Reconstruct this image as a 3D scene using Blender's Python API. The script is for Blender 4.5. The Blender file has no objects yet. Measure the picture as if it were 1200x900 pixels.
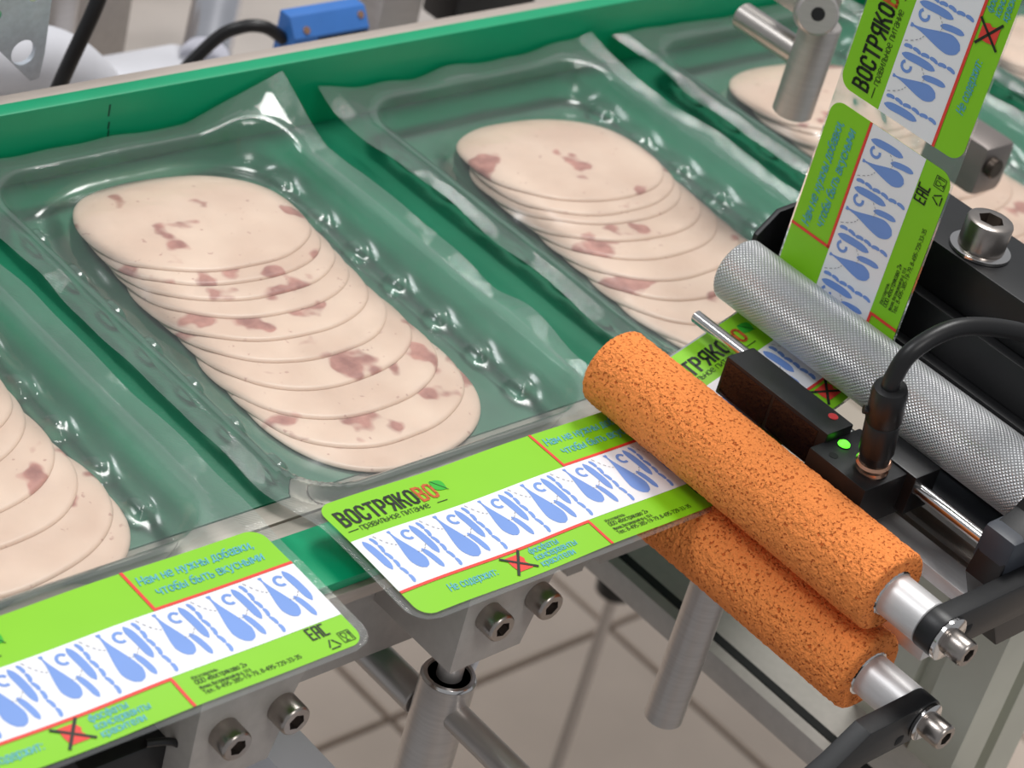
import bpy, bmesh, math, random
import numpy as np
from mathutils import Vector, Matrix

random.seed(7); RNG = np.random.default_rng(7)
SC = bpy.context.scene; COL = SC.collection
S = 0.01                                   # all builders below work in centimetres

# ------------------------------------------------------------------ camera
CR, CD, CF = np.array([0.73, -0.644, 0.228]), np.array([-0.231, -0.547, -0.805]), np.array([0.643, 0.535, -0.548])
_u, _s, _v = np.linalg.svd(np.array([CR, CD, CF])); CR, CD, CF = _u @ _v
CAM = np.array([-41.797, -34.773, 35.621])
cam = bpy.data.cameras.new('camera'); camo = bpy.data.objects.new('camera', cam); COL.objects.link(camo)
mw = Matrix.Identity(4)
for i in range(3):
    mw[i][0] = CR[i]; mw[i][1] = -CD[i]; mw[i][2] = -CF[i]; mw[i][3] = CAM[i] * S
camo.matrix_world = mw
cam.sensor_width = 36; cam.lens = 2791.55 / 1200 * 36; cam.clip_start = .02; cam.clip_end = 50
cam.dof.use_dof = True; cam.dof.focus_distance = .61; cam.dof.aperture_fstop = 23
SC.camera = camo

# ------------------------------------------------------------------ world, lights, exposure
w = bpy.data.worlds.new('room_light'); SC.world = w; w.use_nodes = True
w.node_tree.nodes['Background'].inputs[0].default_value = (.93, .96, 1, 1)
w.node_tree.nodes['Background'].inputs[1].default_value = .42

def area(name, loc, target, sx, sy, power, col=(1, 1, 1)):
    l = bpy.data.lights.new(name, 'AREA'); l.shape = 'RECTANGLE'; l.size = sx * S; l.size_y = sy * S; l.energy = power; l.color = col
    o = bpy.data.objects.new(name, l); COL.objects.link(o); o.location = [c * S for c in loc]
    d = Vector([t - c for t, c in zip(target, loc)]); o.rotation_euler = d.to_track_quat('-Z', 'Y').to_euler()
area('ceiling_panel_light', (98, 56, 266), (0, 0, 0), 80, 80, 62, (1, .985, .96))
area('ceiling_panel_light', (-154, 126, 280), (0, 0, 0), 80, 80, 36, (.97, .985, 1))
area('ceiling_panel_light', (-56, -210, 280), (0, 0, 0), 80, 80, 28, (1, .98, .95))
SC.view_settings.view_transform = 'Standard'; SC.view_settings.look = 'None'; SC.view_settings.gamma = 1
SC.view_settings.use_curve_mapping = False; SC.view_settings.exposure = -0.2

# ------------------------------------------------------------------ materials
def lin(c):
    return tuple((v / 12.92 if v <= .04045 else ((v + .055) / 1.055) ** 2.4) for v in [x / 255 for x in c]) + (1,)
class NT:
    def __init__(s, name):
        s.m = bpy.data.materials.new(name); s.m.use_nodes = True; s.t = s.m.node_tree; s.n = s.t.nodes; s.l = s.t.links
        s.p = s.n['Principled BSDF']; s.out = s.n['Material Output']
    def node(s, typ, **kw):
        n = s.n.new(typ)
        for k, v in kw.items():
            if k.startswith('i_'):
                key = k[2:]; key = int(key) if key.isdigit() else key.replace('_', ' ')
                n.inputs[key].default_value = v
            else: setattr(n, k, v)
        return n
    def link(s, a, b): s.l.new(a, b)
    def obj(s): return s.node('ShaderNodeTexCoord').outputs['Object']
    def noise(s, vec, scale, detail=3, rough=.5):
        n = s.node('ShaderNodeTexNoise'); n.inputs['Scale'].default_value = scale; n.inputs['Detail'].default_value = detail
        n.inputs['Roughness'].default_value = rough; s.link(vec, n.inputs['Vector']); return n.outputs['Fac']
    def ramp(s, fac, stops):
        r = s.node('ShaderNodeValToRGB'); e = r.color_ramp.elements
        while len(e) < len(stops): e.new(.5)
        for q, (p, c) in zip(e, stops): q.position = p; q.color = c
        s.link(fac, r.inputs[0]); return r.outputs[0]
    def math(s, op, a, b=None):
        n = s.node('ShaderNodeMath', operation=op)
        for i, v in enumerate((a, b)):
            if v is None: continue
            if isinstance(v, (int, float)): n.inputs[i].default_value = v
            else: s.link(v, n.inputs[i])
        return n.outputs[0]
    def bump(s, h, strength, dist, normal_in=None):
        b = s.node('ShaderNodeBump'); b.inputs['Strength'].default_value = strength; b.inputs['Distance'].default_value = dist
        s.link(h, b.inputs['Height']); s.link(b.outputs[0], normal_in or s.p.inputs['Normal']); return b
def mat(name, col, rough=.5, metal=0, var=.0, vscale=60, bump=0, bscale=300, bdist=.0003, aniso=None, coat=0, spec=.5):
    t = NT(name); p = t.p
    p.inputs['Roughness'].default_value = rough; p.inputs['Metallic'].default_value = metal
    p.inputs['Specular IOR Level'].default_value = spec; p.inputs['Coat Weight'].default_value = coat
    c = lin(col); v = t.obj()
    if aniso:
        mp = t.node('ShaderNodeMapping'); mp.inputs['Scale'].default_value = aniso; t.link(v, mp.inputs['Vector']); v = mp.outputs[0]
    a = tuple(min(1, x * (1 - var)) for x in c[:3]) + (1,); b = tuple(min(1, x * (1 + var)) for x in c[:3]) + (1,)
    t.link(t.ramp(t.noise(v, vscale, 4), [(.3, a), (.7, b)]), p.inputs['Base Color'])
    if bump: t.bump(t.noise(v, bscale, 3), bump, bdist)
    return t.m
M = {}
M['belt'] = mat('green_belt', (12, 114, 82), .45, var=.12, vscale=40, bump=.15, bscale=900)
M['rail'] = mat('green_plastic', (0, 154, 106), .38, var=.04, bump=.05, bscale=200)
M['steel'] = mat('brushed_steel', (190, 184, 180), .36, .7, var=.06, vscale=90, aniso=(1, 1, 12), bump=.06, bscale=500)
M['steel_y'] = mat('brushed_steel_bar', (190, 184, 178), .34, 1, var=.07, vscale=120, aniso=(8, 1, 8), bump=.05, bscale=500)
M['plate'] = mat('bead_blasted_steel', (184, 177, 171), .55, .25, var=.05, vscale=300, bump=.1, bscale=1500)
M['bar'] = mat('aluminium_bar', (184, 172, 163), .5, .4, var=.05, vscale=100, aniso=(1, 10, 10))
M['alu'] = mat('anodised_aluminium', (214, 212, 212), .42, .45, var=.04, vscale=150, aniso=(6, 1, 6), bump=.04, bscale=600)
M['chrome'] = mat('polished_steel', (215, 212, 210), .14, 1, var=.03)
M['bolt'] = mat('bolt_steel', (168, 160, 154), .3, 1, var=.06, vscale=400, bump=.05, bscale=1200)
M['boltdark'] = mat('socket_steel', (70, 62, 56), .4, .9, var=.2, vscale=500)
M['black'] = mat('black_anodised', (18, 18, 20), .42, var=.15, vscale=200, bump=.06, bscale=1500)
M['rubber'] = mat('black_rubber', (20, 19, 20), .4, var=.1, bump=.05, bscale=600)
M['grey'] = mat('grey_bevel', (58, 62, 70), .45, var=.1)
M['gloss'] = mat('glossy_black_window', (10, 10, 18), .06, var=.1)
M['hole'] = mat('dark_recess', (6, 6, 7), .7)
M['blue'] = mat('blue_plastic', (58, 116, 192), .45, var=.06)
M['gold'] = mat('copper_ring', (214, 168, 142), .25, 1, var=.1, vscale=300)
M['white'] = mat('white_paint', (214, 214, 220), .5, var=.03)
M['tile'] = mat('beige_floor_tile', (214, 197, 182), .42, var=.05, vscale=14, bump=.03, bscale=100)
M['grout'] = mat('brown_grout', (128, 112, 100), .9, var=.15, vscale=80)
M['column'] = mat('pale_green_grey_paint', (200, 200, 186), .42, .2, var=.06, vscale=30)
M['deck'] = mat('machine_deck_steel', (188, 180, 174), .5, .4, var=.12, vscale=12)
M['pipe'] = mat('stainless_pipe', (226, 226, 232), .22, 1, var=.04)
M['lgreen'] = mat('label_green', (134, 204, 22), .45, var=.015)
M['lwhite'] = mat('label_white', (238, 238, 242), .42, var=.01)
M['lblue'] = mat('label_blue', (116, 152, 220), .45, var=.03)
M['lred'] = mat('label_red', (228, 64, 52), .45, var=.02)
M['lblack'] = mat('label_black', (20, 30, 12), .5)
M['lbrown'] = mat('label_orange_brown', (196, 92, 34), .5)
M['lleaf'] = mat('label_leaf_green', (44, 176, 40), .5)
M['lsky'] = mat('label_light_blue', (92, 178, 190), .5)
M['lgrey'] = mat('label_grey_dash', (150, 150, 158), .5)
M['bluesteel'] = mat('grey_steel_sheet', (196, 202, 210), .5, .35, var=.08, vscale=500, bump=.1, bscale=1500)
M['darksteel'] = mat('dark_steel', (128, 120, 116), .45, .5, var=.1)
M['mark'] = mat('marker_ink', (4, 60, 44), .6)
M['core'] = mat('foam_core_edge', (170, 110, 150), .5)

def led_mat():
    t = NT('green_led'); t.p.inputs['Base Color'].default_value = (.05, .8, .05, 1)
    t.p.inputs['Emission Color'].default_value = (.12, 1, .03, 1); t.p.inputs['Emission Strength'].default_value = 2.2; return t.m
M['led'] = led_mat(); M['redled'] = mat('red_lens', (214, 52, 58), .35)

def foam_mat():
    t = NT('orange_foam'); v = t.obj(); p = t.p; p.inputs['Roughness'].default_value = .85; p.inputs['Specular IOR Level'].default_value = .3
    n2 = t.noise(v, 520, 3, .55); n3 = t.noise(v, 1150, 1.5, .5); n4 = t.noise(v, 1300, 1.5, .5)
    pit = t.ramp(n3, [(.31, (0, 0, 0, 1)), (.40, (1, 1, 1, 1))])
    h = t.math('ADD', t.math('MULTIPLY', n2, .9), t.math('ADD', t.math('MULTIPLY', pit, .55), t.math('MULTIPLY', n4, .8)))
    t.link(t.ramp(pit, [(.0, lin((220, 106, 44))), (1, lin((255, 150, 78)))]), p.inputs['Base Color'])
    t.bump(h, 1.0, .0009); return t.m
M['foam'] = foam_mat()

def knurl_mat():
    t = NT('knurled_aluminium'); p = t.p; p.inputs['Metallic'].default_value = .75; p.inputs['Roughness'].default_value = .36
    sep = t.node('ShaderNodeSeparateXYZ'); t.link(t.obj(), sep.inputs[0])
    a = t.math('MULTIPLY', t.math('ARCTAN2', sep.outputs['Z'], sep.outputs['X']), 25.0)
    y = t.math('MULTIPLY', sep.outputs['Y'], 2500.0)
    s1 = t.math('ABSOLUTE', t.math('SINE', t.math('ADD', a, y))); s2 = t.math('ABSOLUTE', t.math('SINE', t.math('SUBTRACT', a, y)))
    h = t.math('MINIMUM', s1, s2)
    t.link(t.ramp(h, [(0, lin((182, 182, 184))), (.6, lin((236, 236, 238)))]), p.inputs['Base Color'])
    t.bump(h, .7, .0005); return t.m
M['knurl'] = knurl_mat()

def film_mat(name, milky, tint, hatch=False, rough=.07):
    t = NT(name); t.n.remove(t.p); v = t.obj()
    tr = t.node('ShaderNodeBsdfTransparent'); tr.inputs[0].default_value = tint
    gl = t.node('ShaderNodeBsdfGlossy'); gl.inputs['Roughness'].default_value = rough; gl.inputs[0].default_value = (1, 1, 1, 1)
    df = t.node('ShaderNodeBsdfDiffuse'); df.inputs[0].default_value = (.82, .84, .84, 1)
    fr = t.node('ShaderNodeFresnel'); fr.inputs['IOR'].default_value = 1.5
    h = t.noise(v, 60, 2)
    if hatch:
        sep = t.node('ShaderNodeSeparateXYZ'); t.link(v, sep.inputs[0])
        wv = t.math('SINE', t.math('MULTIPLY', t.math('ADD', t.math('MULTIPLY', sep.outputs['X'], 1.3), sep.outputs['Y']), 4200.))
        edge = t.math('GREATER_THAN', t.math('ABSOLUTE', sep.outputs['X']), .0545)
        h = t.math('ADD', h, t.math('MULTIPLY', t.math('MULTIPLY', wv, edge), .16))
    b = t.node('ShaderNodeBump'); b.inputs['Strength'].default_value = .5; b.inputs['Distance'].default_value = .0012
    t.link(h, b.inputs['Height']); t.link(b.outputs[0], gl.inputs['Normal']); t.link(b.outputs[0], fr.inputs['Normal'])
    m1 = t.node('ShaderNodeMixShader'); t.link(fr.outputs[0], m1.inputs[0]); t.link(tr.outputs[0], m1.inputs[1]); t.link(gl.outputs[0], m1.inputs[2])
    m2 = t.node('ShaderNodeMixShader'); m2.inputs[0].default_value = milky; t.link(m1.outputs[0], m2.inputs[1]); t.link(df.outputs[0], m2.inputs[2])
    t.link(m2.outputs[0], t.out.inputs['Surface']); return t.m
M['tray'] = film_mat('clear_tray_plastic', .085, (.93, .97, .95, 1), True)
M['film'] = film_mat('clear_top_film', .035, (.97, .985, .98, 1), rough=.18)
M['carrier'] = film_mat('clear_carrier_film', .05, (.95, .96, .96, 1))

def meat_mat():
    t = NT('sliced_sausage'); p = t.p; v = t.obj()
    oi = t.node('ShaderNodeObjectInfo'); add = t.node('ShaderNodeVectorMath', operation='ADD')
    cmb = t.node('ShaderNodeCombineXYZ')
    for i in range(3): t.link(t.math('MULTIPLY', oi.outputs['Random'], (3.1, 5.7, 1.3)[i]), cmb.inputs[i])
    t.link(v, add.inputs[0]); t.link(cmb.outputs[0], add.inputs[1]); vv = add.outputs[0]
    base = t.ramp(t.noise(vv, 45, 3), [(.3, lin((212, 187, 170))), (.7, lin((224, 203, 187)))])
    patch = t.ramp(t.noise(vv, 58, 2.5, .5), [(.612, (0, 0, 0, 1)), (.65, (1, 1, 1, 1))])
    tone = t.ramp(t.noise(vv, 190, 3), [(.3, lin((156, 108, 100))), (.7, lin((198, 148, 136)))])
    fine = t.ramp(t.noise(vv, 420, 2), [(.69, (0, 0, 0, 1)), (.74, (.8, .8, .8, 1))])
    mx = t.node('ShaderNodeMixRGB'); t.link(patch, mx.inputs[0]); t.link(base, mx.inputs[1]); t.link(tone, mx.inputs[2])
    m2 = t.node('ShaderNodeMixRGB'); t.link(fine, m2.inputs[0]); t.link(mx.outputs[0], m2.inputs[1]); m2.inputs[2].default_value = lin((186, 150, 138))
    t.link(m2.outputs[0], p.inputs['Base Color'])
    p.inputs['Roughness'].default_value = .5; p.inputs['Coat Weight'].default_value = .14; p.inputs['Coat Roughness'].default_value = .2
    p.inputs['Subsurface Weight'].default_value = .0
    t.bump(t.noise(vv, 260, 3), .22, .0007); return t.m
M['meat'] = meat_mat()

# ------------------------------------------------------------------ object helpers
ORG = {}
def tag(o, label, cat, group=None):
    o['label'] = label
    if cat: o['category'] = cat
    if group: o['group'] = group
    return o
def thing(name, org, label, cat, group=None):
    o = bpy.data.objects.new(name, None); COL.objects.link(o); o.location = [c * S for c in org]; o.empty_display_size = .01
    ORG[o] = np.array(org, float); return tag(o, label, cat, group)
def mesh_obj(name, verts, faces, material, parent=None, smooth=False, origin=None, autosmooth=None):
    V = np.array(verts, float)
    if parent is not None: org = ORG[parent]
    elif origin is not None: org = np.array(origin, float)
    else: org = np.array([(V[:, 0].min() + V[:, 0].max()) / 2, (V[:, 1].min() + V[:, 1].max()) / 2, V[:, 2].min()])
    m = bpy.data.meshes.new(name); m.from_pydata(((V - org) * S).tolist(), [], [tuple(int(i) for i in f) for f in faces]); m.update()
    m.materials.append(M[material] if isinstance(material, str) else material)
    if smooth: m.polygons.foreach_set('use_smooth', [True] * len(m.polygons))
    if smooth and autosmooth is not None: m.set_sharp_from_angle(angle=math.radians(autosmooth))
    o = bpy.data.objects.new(name, m); COL.objects.link(o); ORG[o] = org
    if parent is not None: o.parent = parent
    else: o.location = (org * S).tolist()
    return o
class G:
    """collects geometry in world centimetres"""
    def __init__(s): s.v = []; s.f = []
    def add(s, v, f):
        k = len(s.v); s.v += [tuple(p) for p in v]; s.f += [tuple(i + k for i in q) for q in f]; return s
    def bm(s, bm):
        bm.verts.ensure_lookup_table(); bm.verts.index_update()
        s.add([v.co[:] for v in bm.verts], [[v.index for v in f.verts] for f in bm.faces]); bm.free(); return s
    def box(s, x0, x1, y0, y1, z0, z1, bev=.05):
        b = bmesh.new(); bmesh.ops.create_cube(b, size=1)
        for v in b.verts: v.co = ((x0 + x1) / 2 + v.co.x * (x1 - x0), (y0 + y1) / 2 + v.co.y * (y1 - y0), (z0 + z1) / 2 + v.co.z * (z1 - z0))
        if bev: bmesh.ops.bevel(b, geom=list(b.edges), offset=bev, segments=2, profile=.6, affect='EDGES')
        return s.bm(b)
    def prism(s, loops, plane, a, b_, bev=0):
        """loops: outer outline and holes in 2D; plane 'xz' extrudes along y from a to b_, 'xy' along z, 'yz' along x"""
        b = bmesh.new(); es = []
        P = {'xz': lambda p, q, t: (p, t, q), 'xy': lambda p, q, t: (p, q, t), 'yz': lambda p, q, t: (t, p, q)}[plane]
        for lp in loops:
            vs = [b.verts.new(P(p, q, a)) for p, q in lp]
            es += [b.edges.new((vs[i], vs[(i + 1) % len(vs)])) for i in range(len(vs))]
        r = bmesh.ops.triangle_fill(b, use_beauty=True, edges=es)
        fs = [f for f in r['geom'] if isinstance(f, bmesh.types.BMFace)]
        bmesh.ops.dissolve_limit(b, angle_limit=.01, verts=list(b.verts), edges=[e for e in b.edges if len(e.link_faces) == 2]) if len(loops) == 1 else None
        fs = list(b.faces)
        e = bmesh.ops.extrude_face_region(b, geom=fs)
        d = {'xz': (0, b_ - a, 0), 'xy': (0, 0, b_ - a), 'yz': (b_ - a, 0, 0)}[plane]
        bmesh.ops.translate(b, vec=d, verts=[g for g in e['geom'] if isinstance(g, bmesh.types.BMVert)])
        bmesh.ops.recalc_face_normals(b, faces=list(b.faces))
        if bev:
            ed = [x for x in b.edges if len(x.link_faces) == 2 and x.calc_face_angle(0) > .9]
            bmesh.ops.bevel(b, geom=ed, offset=bev, segments=2, profile=.6, affect='EDGES')
        return s.bm(b)
    def lathe(s, prof, p0, axis, seg=40, hexsock=None):
        """prof: list of (distance along axis, radius)"""
        ax = Vector(axis).normalized(); t = ax.orthogonal().normalized(); u = ax.cross(t); p0 = Vector(p0)
        v = []; f = []
        for d, r in prof:
            for i in range(seg):
                a = 2 * math.pi * i / seg; v.append((p0 + ax * d + (t * math.cos(a) + u * math.sin(a)) * r)[:])
        n = len(prof)
        if hexsock:
            rr, depth = hexsock; d1 = prof[-1][0]
            for dd in (0, -depth):
                for i in range(seg):
                    a = 2 * math.pi * i / seg; am = (a % (math.pi / 3)) - math.pi / 6
                    r = rr * math.cos(math.pi / 6) / math.cos(am); v.append((p0 + ax * (d1 + dd) + (t * math.cos(a) + u * math.sin(a)) * r)[:])
            n += 2
        for k in range(n - 1):
            for i in range(seg):
                j = (i + 1) % seg; f.append((k * seg + i, k * seg + j, (k + 1) * seg + j, (k + 1) * seg + i))
        f.append(tuple(range(seg - 1, -1, -1))); f.append(tuple((n - 1) * seg + i for i in range(seg)))
        return s.add(v, f)
    def cyl(s, p0, p1, r, seg=40, ch=.04):
        d = Vector(p1) - Vector(p0); L = d.length
        return s.lathe([(0, r - ch), (ch, r), (L - ch, r), (L, r - ch)], p0, d, seg)
    def tube(s, pts, r, seg=16, res=8):
        P = [Vector(p) for p in pts]; Q = []
        for i in range(len(P) - 1):
            p0, p1, p2, p3 = P[max(i - 1, 0)], P[i], P[i + 1], P[min(i + 2, len(P) - 1)]
            for k in range(res):
                t = k / res; Q.append(.5 * ((2 * p1) + (p2 - p0) * t + (2 * p0 - 5 * p1 + 4 * p2 - p3) * t * t + (3 * p1 - p0 - 3 * p2 + p3) * t ** 3))
        Q.append(P[-1]); v = []; f = []; n = None
        for i, q in enumerate(Q):
            d = (Q[min(i + 1, len(Q) - 1)] - Q[max(i - 1, 0)]).normalized()
            n = d.orthogonal() if n is None else n - d * n.dot(d); n.normalize(); b = d.cross(n)
            for k in range(seg):
                a = 2 * math.pi * k / seg; v.append((q + (n * math.cos(a) + b * math.sin(a)) * r)[:])
        for i in range(len(Q) - 1):
            for k in range(seg):
                j = (k + 1) % seg; f.append((i * seg + k, i * seg + j, (i + 1) * seg + j, (i + 1) * seg + k))
        f.append(tuple(range(seg - 1, -1, -1))); f.append(tuple((len(Q) - 1) * seg + k for k in range(seg)))
        return s.add(v, f)
    def make(s, name, material, parent=None, smooth=True, autosmooth=35):
        return mesh_obj(name, s.v, s.f, material, parent, smooth, autosmooth=autosmooth)
def arc(cx, cy, r, a0, a1, n=10):
    return [(cx + r * math.cos(math.radians(a0 + (a1 - a0) * i / n)), cy + r * math.sin(math.radians(a0 + (a1 - a0) * i / n))) for i in range(n + 1)]
def circ(cx, cy, r, n=24): return arc(cx, cy, r, 0, 360 * (n - 1) / n, n - 1)
def bolt(parent, p, axis, r, h, name='bolt', washer=0):
    """socket head cap screw standing on p"""
    a = Vector(axis).normalized()
    if washer:
        wo = G().lathe([(0, washer - .02), (.02, washer), (.1, washer), (.12, washer - .03)], p, a).make('washer', 'chrome', parent)
        p = (Vector(p) + a * .12)[:]
    b = G().lathe([(0, r * .96), (.03, r), (h - .09, r), (h - .03, r * .96), (h, r * .88)], p, a, 36, (r * .56, h * .55)).make(name, 'bolt', parent)
    return b
def copy_tree(o, parent=None):
    c = o.copy(); COL.objects.link(c); c.parent = parent; ORG[c] = ORG[o]
    for ch in list(o.children): copy_tree(ch, c)
    return c
def structure(o): o['kind'] = 'structure'; return o

# ------------------------------------------------------------------ floor
FZ = -75.0; TS = 21.4
fl = structure(mesh_obj('floor', [(-60, -80, FZ - .4), (330, -80, FZ - .4), (330, 260, FZ - .4), (-60, 260, FZ - .4)], [(0, 1, 2, 3)], 'grout', origin=(0, 0, FZ - .4)))
fl['label'] = 'beige tiled floor with brown grout lines'
tg = G().box(-TS / 2 + .3, TS / 2 - .3, -TS / 2 + .3, TS / 2 - .3, -.6, 0, .15)
tile_mesh = None
for i in range(-4, 11):
    for j in range(-4, 9):
        x = 73.9 + (i - .5) * TS - 0; y = 46.0 + (j - .5) * TS
        if tile_mesh is None:
            t0 = mesh_obj('tile', tg.v, tg.f, 'tile', None, False, origin=(0, 0, 0)); tile_mesh = t0.data; o = t0
        else: o = bpy.data.objects.new('tile', tile_mesh); COL.objects.link(o)
        o.parent = fl; o.location = (x * S, y * S, .4 * S + random.uniform(-.0004, .0004))

# ------------------------------------------------------------------ conveyor
cv = thing('conveyor', (8, 6, -10), 'conveyor with green belt, green side rail and steel frame under the packs', 'conveyor')
G().box(-45, 85, -.25, 15.1, -1.45, -1.2, .04).make('belt', 'belt', cv)
rail = G().box(-45, 85, 15.1, 15.7, -1.6, 1.25, .09).make('side_rail', 'rail', cv)
for z0, z1, dx in ((.55, .95, 0), (.1, .35, .02), (-.15, .06, .03)):
    G().box(-3.28 + dx * 3, -3.23 + dx * 3, 15.085, 15.12, z0, z1, 0).make('pen_mark', 'mark', rail)
G().box(-45, 85, 15.72, 16.3, -3.5, 1.12, .05).make('back_bar', 'bar', cv)
G().box(-45, 9, -.95, -.27, -1.5, -1.22, .04).make('inner_plate', 'bar', cv)
G().box(-45, 9, -1.75, -1.0, -1.6, -1.24, .05).make('wear_strip_base', 'bar', cv)
G().box(-45, 9, -3.75, -1.75, -1.2, -.9, .07).make('front_strip', 'rail', cv)
G().box(-45, 9, -3.9, -1.75, -1.62, -1.21, .04).make('strip_holder', 'bar', cv)
# steel side plate
ol = [(-45, -1.63), (7.4, -1.63), (7.4, -6.0)] + arc(6.9, -6.0, .5, 0, -90, 6) + arc(3.6, -6.5, .35, 0, 180, 8) + arc(2.2, -6.5, .45, 0, 180, 8) + [(-45, -6.5)]
G().prism([ol, circ(5.9, -6.15, .16, 12)], 'xz', -1.8, -1.45).make('side_plate', 'plate', cv)
def bracket(dx, dz=0, dy=0):
    x0, x1 = -5.25 + dx, -2.45 + dx; yf = -5.0 + dy; zt = -1.66; zb = -4.38 + dz
    ol = [(x0, zt), (x1 + .35, zt), (x1, zt - 1.1), (x1 - .1, zb + .95), (x1 - .32, zb + .05), (x0, zb)]
    b = G().prism([ol], 'xz', yf, -1.8, .03)
    o = b.make('bracket', 'plate', cv)
    bolt(o, (x0 + .82, yf, -2.68 + dz), (0, -1, 0), .42, .62)
    bolt(o, (x0 + 2.53, yf, -2.62 + dz), (0, -1, 0), .42, .62)
    return o
bracket(0); lb = bracket(-8.4, -.25, -.1)
# standoff sleeve, inner pin and cross rods
so = G().lathe([(-8, .78), (0, .78), (0, .76), (.06, .72), (.06, .60), (-.9, .58)], (-3.72, -3.75, -6.1), (0, 0, 1), 48).make('sleeve', 'steel', cv)
G().lathe([(0, .775), (.05, .745), (.075, .72), (.075, .62), (.0, .60)], (-3.72, -3.75, -6.09), (0, 0, 1), 48).make('rim', 'chrome', so)
G().cyl((-3.72, -3.75, -8), (-3.72, -3.75, -3.9), .36).make('pin', 'steel', so)
G().cyl((-3.75, -3.0, -7.6), (-3.75, 10, -7.6), .5).make('cross_rod', 'steel', cv)
G().cyl((-3.75, -9.5, -7.05), (-3.75, -4.25, -7.05), .42).make('cross_rod', 'steel', cv)
G().tube([(-1.9, -3.1, -4.2), (-1.95, -3.1, -6.4), (-2.2, -3.1, -8.6), (-2.3, -3.1, -14)], .11).make('sensor_lead', 'white', cv)
G().box(-8.6, -7.2, -12, -1.6, -9.0, -7.9, .05).make('leg_brace', 'white', cv)
G().box(-16, -12.2, -4.2, 6, -8, -3.6, .1).make('drive_housing', 'black', cv)
G().tube([(-14.4, -4.3, -3.3), (-13.6, -4.5, -3.5), (-13.2, -4.6, -4.5), (-13.4, -4.6, -7)], .1).make('drive_lead', 'rubber', cv)

# ------------------------------------------------------------------ label artwork (flat label coordinates in cm)
LU, LV = 11.2, 4.35
class L2:
    def __init__(s): s.v = []; s.f = []
    def add(s, vf):
        k = len(s.v); s.v += vf[0]; s.f += [tuple(i + k for i in q) for q in vf[1]]; return s
    def strip(s, u0, u1, v0, v1, nu=None, nv=1, corner=0):
        nu = nu or max(1, int((u1 - u0) / .25)); V = []; us = list(np.linspace(u0, u1, nu + 1))
        if corner: us = sorted(set(us + [u0 + corner * (1 - math.cos(a)) for a in np.linspace(0, 1.5, 9)] + [u1 - corner * (1 - math.cos(a)) for a in np.linspace(0, 1.5, 9)]))
        n = len(us)
        for a in us:
            d = 0
            if corner:
                e = min(a - u0, u1 - a)
                if e < corner: d = corner - math.sqrt(max(0, corner ** 2 - (corner - e) ** 2))
            for k in range(nv + 1): V.append((a, v0 + d + (v1 - v0 - 2 * d) * k / nv))
        F = [(i * (nv + 1) + k, (i + 1) * (nv + 1) + k, (i + 1) * (nv + 1) + k + 1, i * (nv + 1) + k + 1) for i in range(n - 1) for k in range(nv)]
        return s.add((V, F))
    def poly(s, pts): return s.add((list(pts), [tuple(range(len(pts)))]))
    def stroke(s, pts, w):
        V = []
        for i, p in enumerate(pts):
            a = pts[max(0, i - 1)]; b = pts[min(len(pts) - 1, i + 1)]; d = math.hypot(b[0] - a[0], b[1] - a[1]) or 1
            ww = w(i / (len(pts) - 1)) if callable(w) else w
            nx, ny = -(b[1] - a[1]) / d * ww / 2, (b[0] - a[0]) / d * ww / 2; V += [(p[0] + nx, p[1] + ny), (p[0] - nx, p[1] - ny)]
        return s.add((V, [(2 * i, 2 * i + 1, 2 * i + 3, 2 * i + 2) for i in range(len(pts) - 1)]))
_O = [(.5, .97), (.16, .92), (0, .76), (0, .24), (.16, .08), (.5, .03), (.84, .08), (1, .24), (1, .76), (.84, .92), (.5, .97)]
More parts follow.
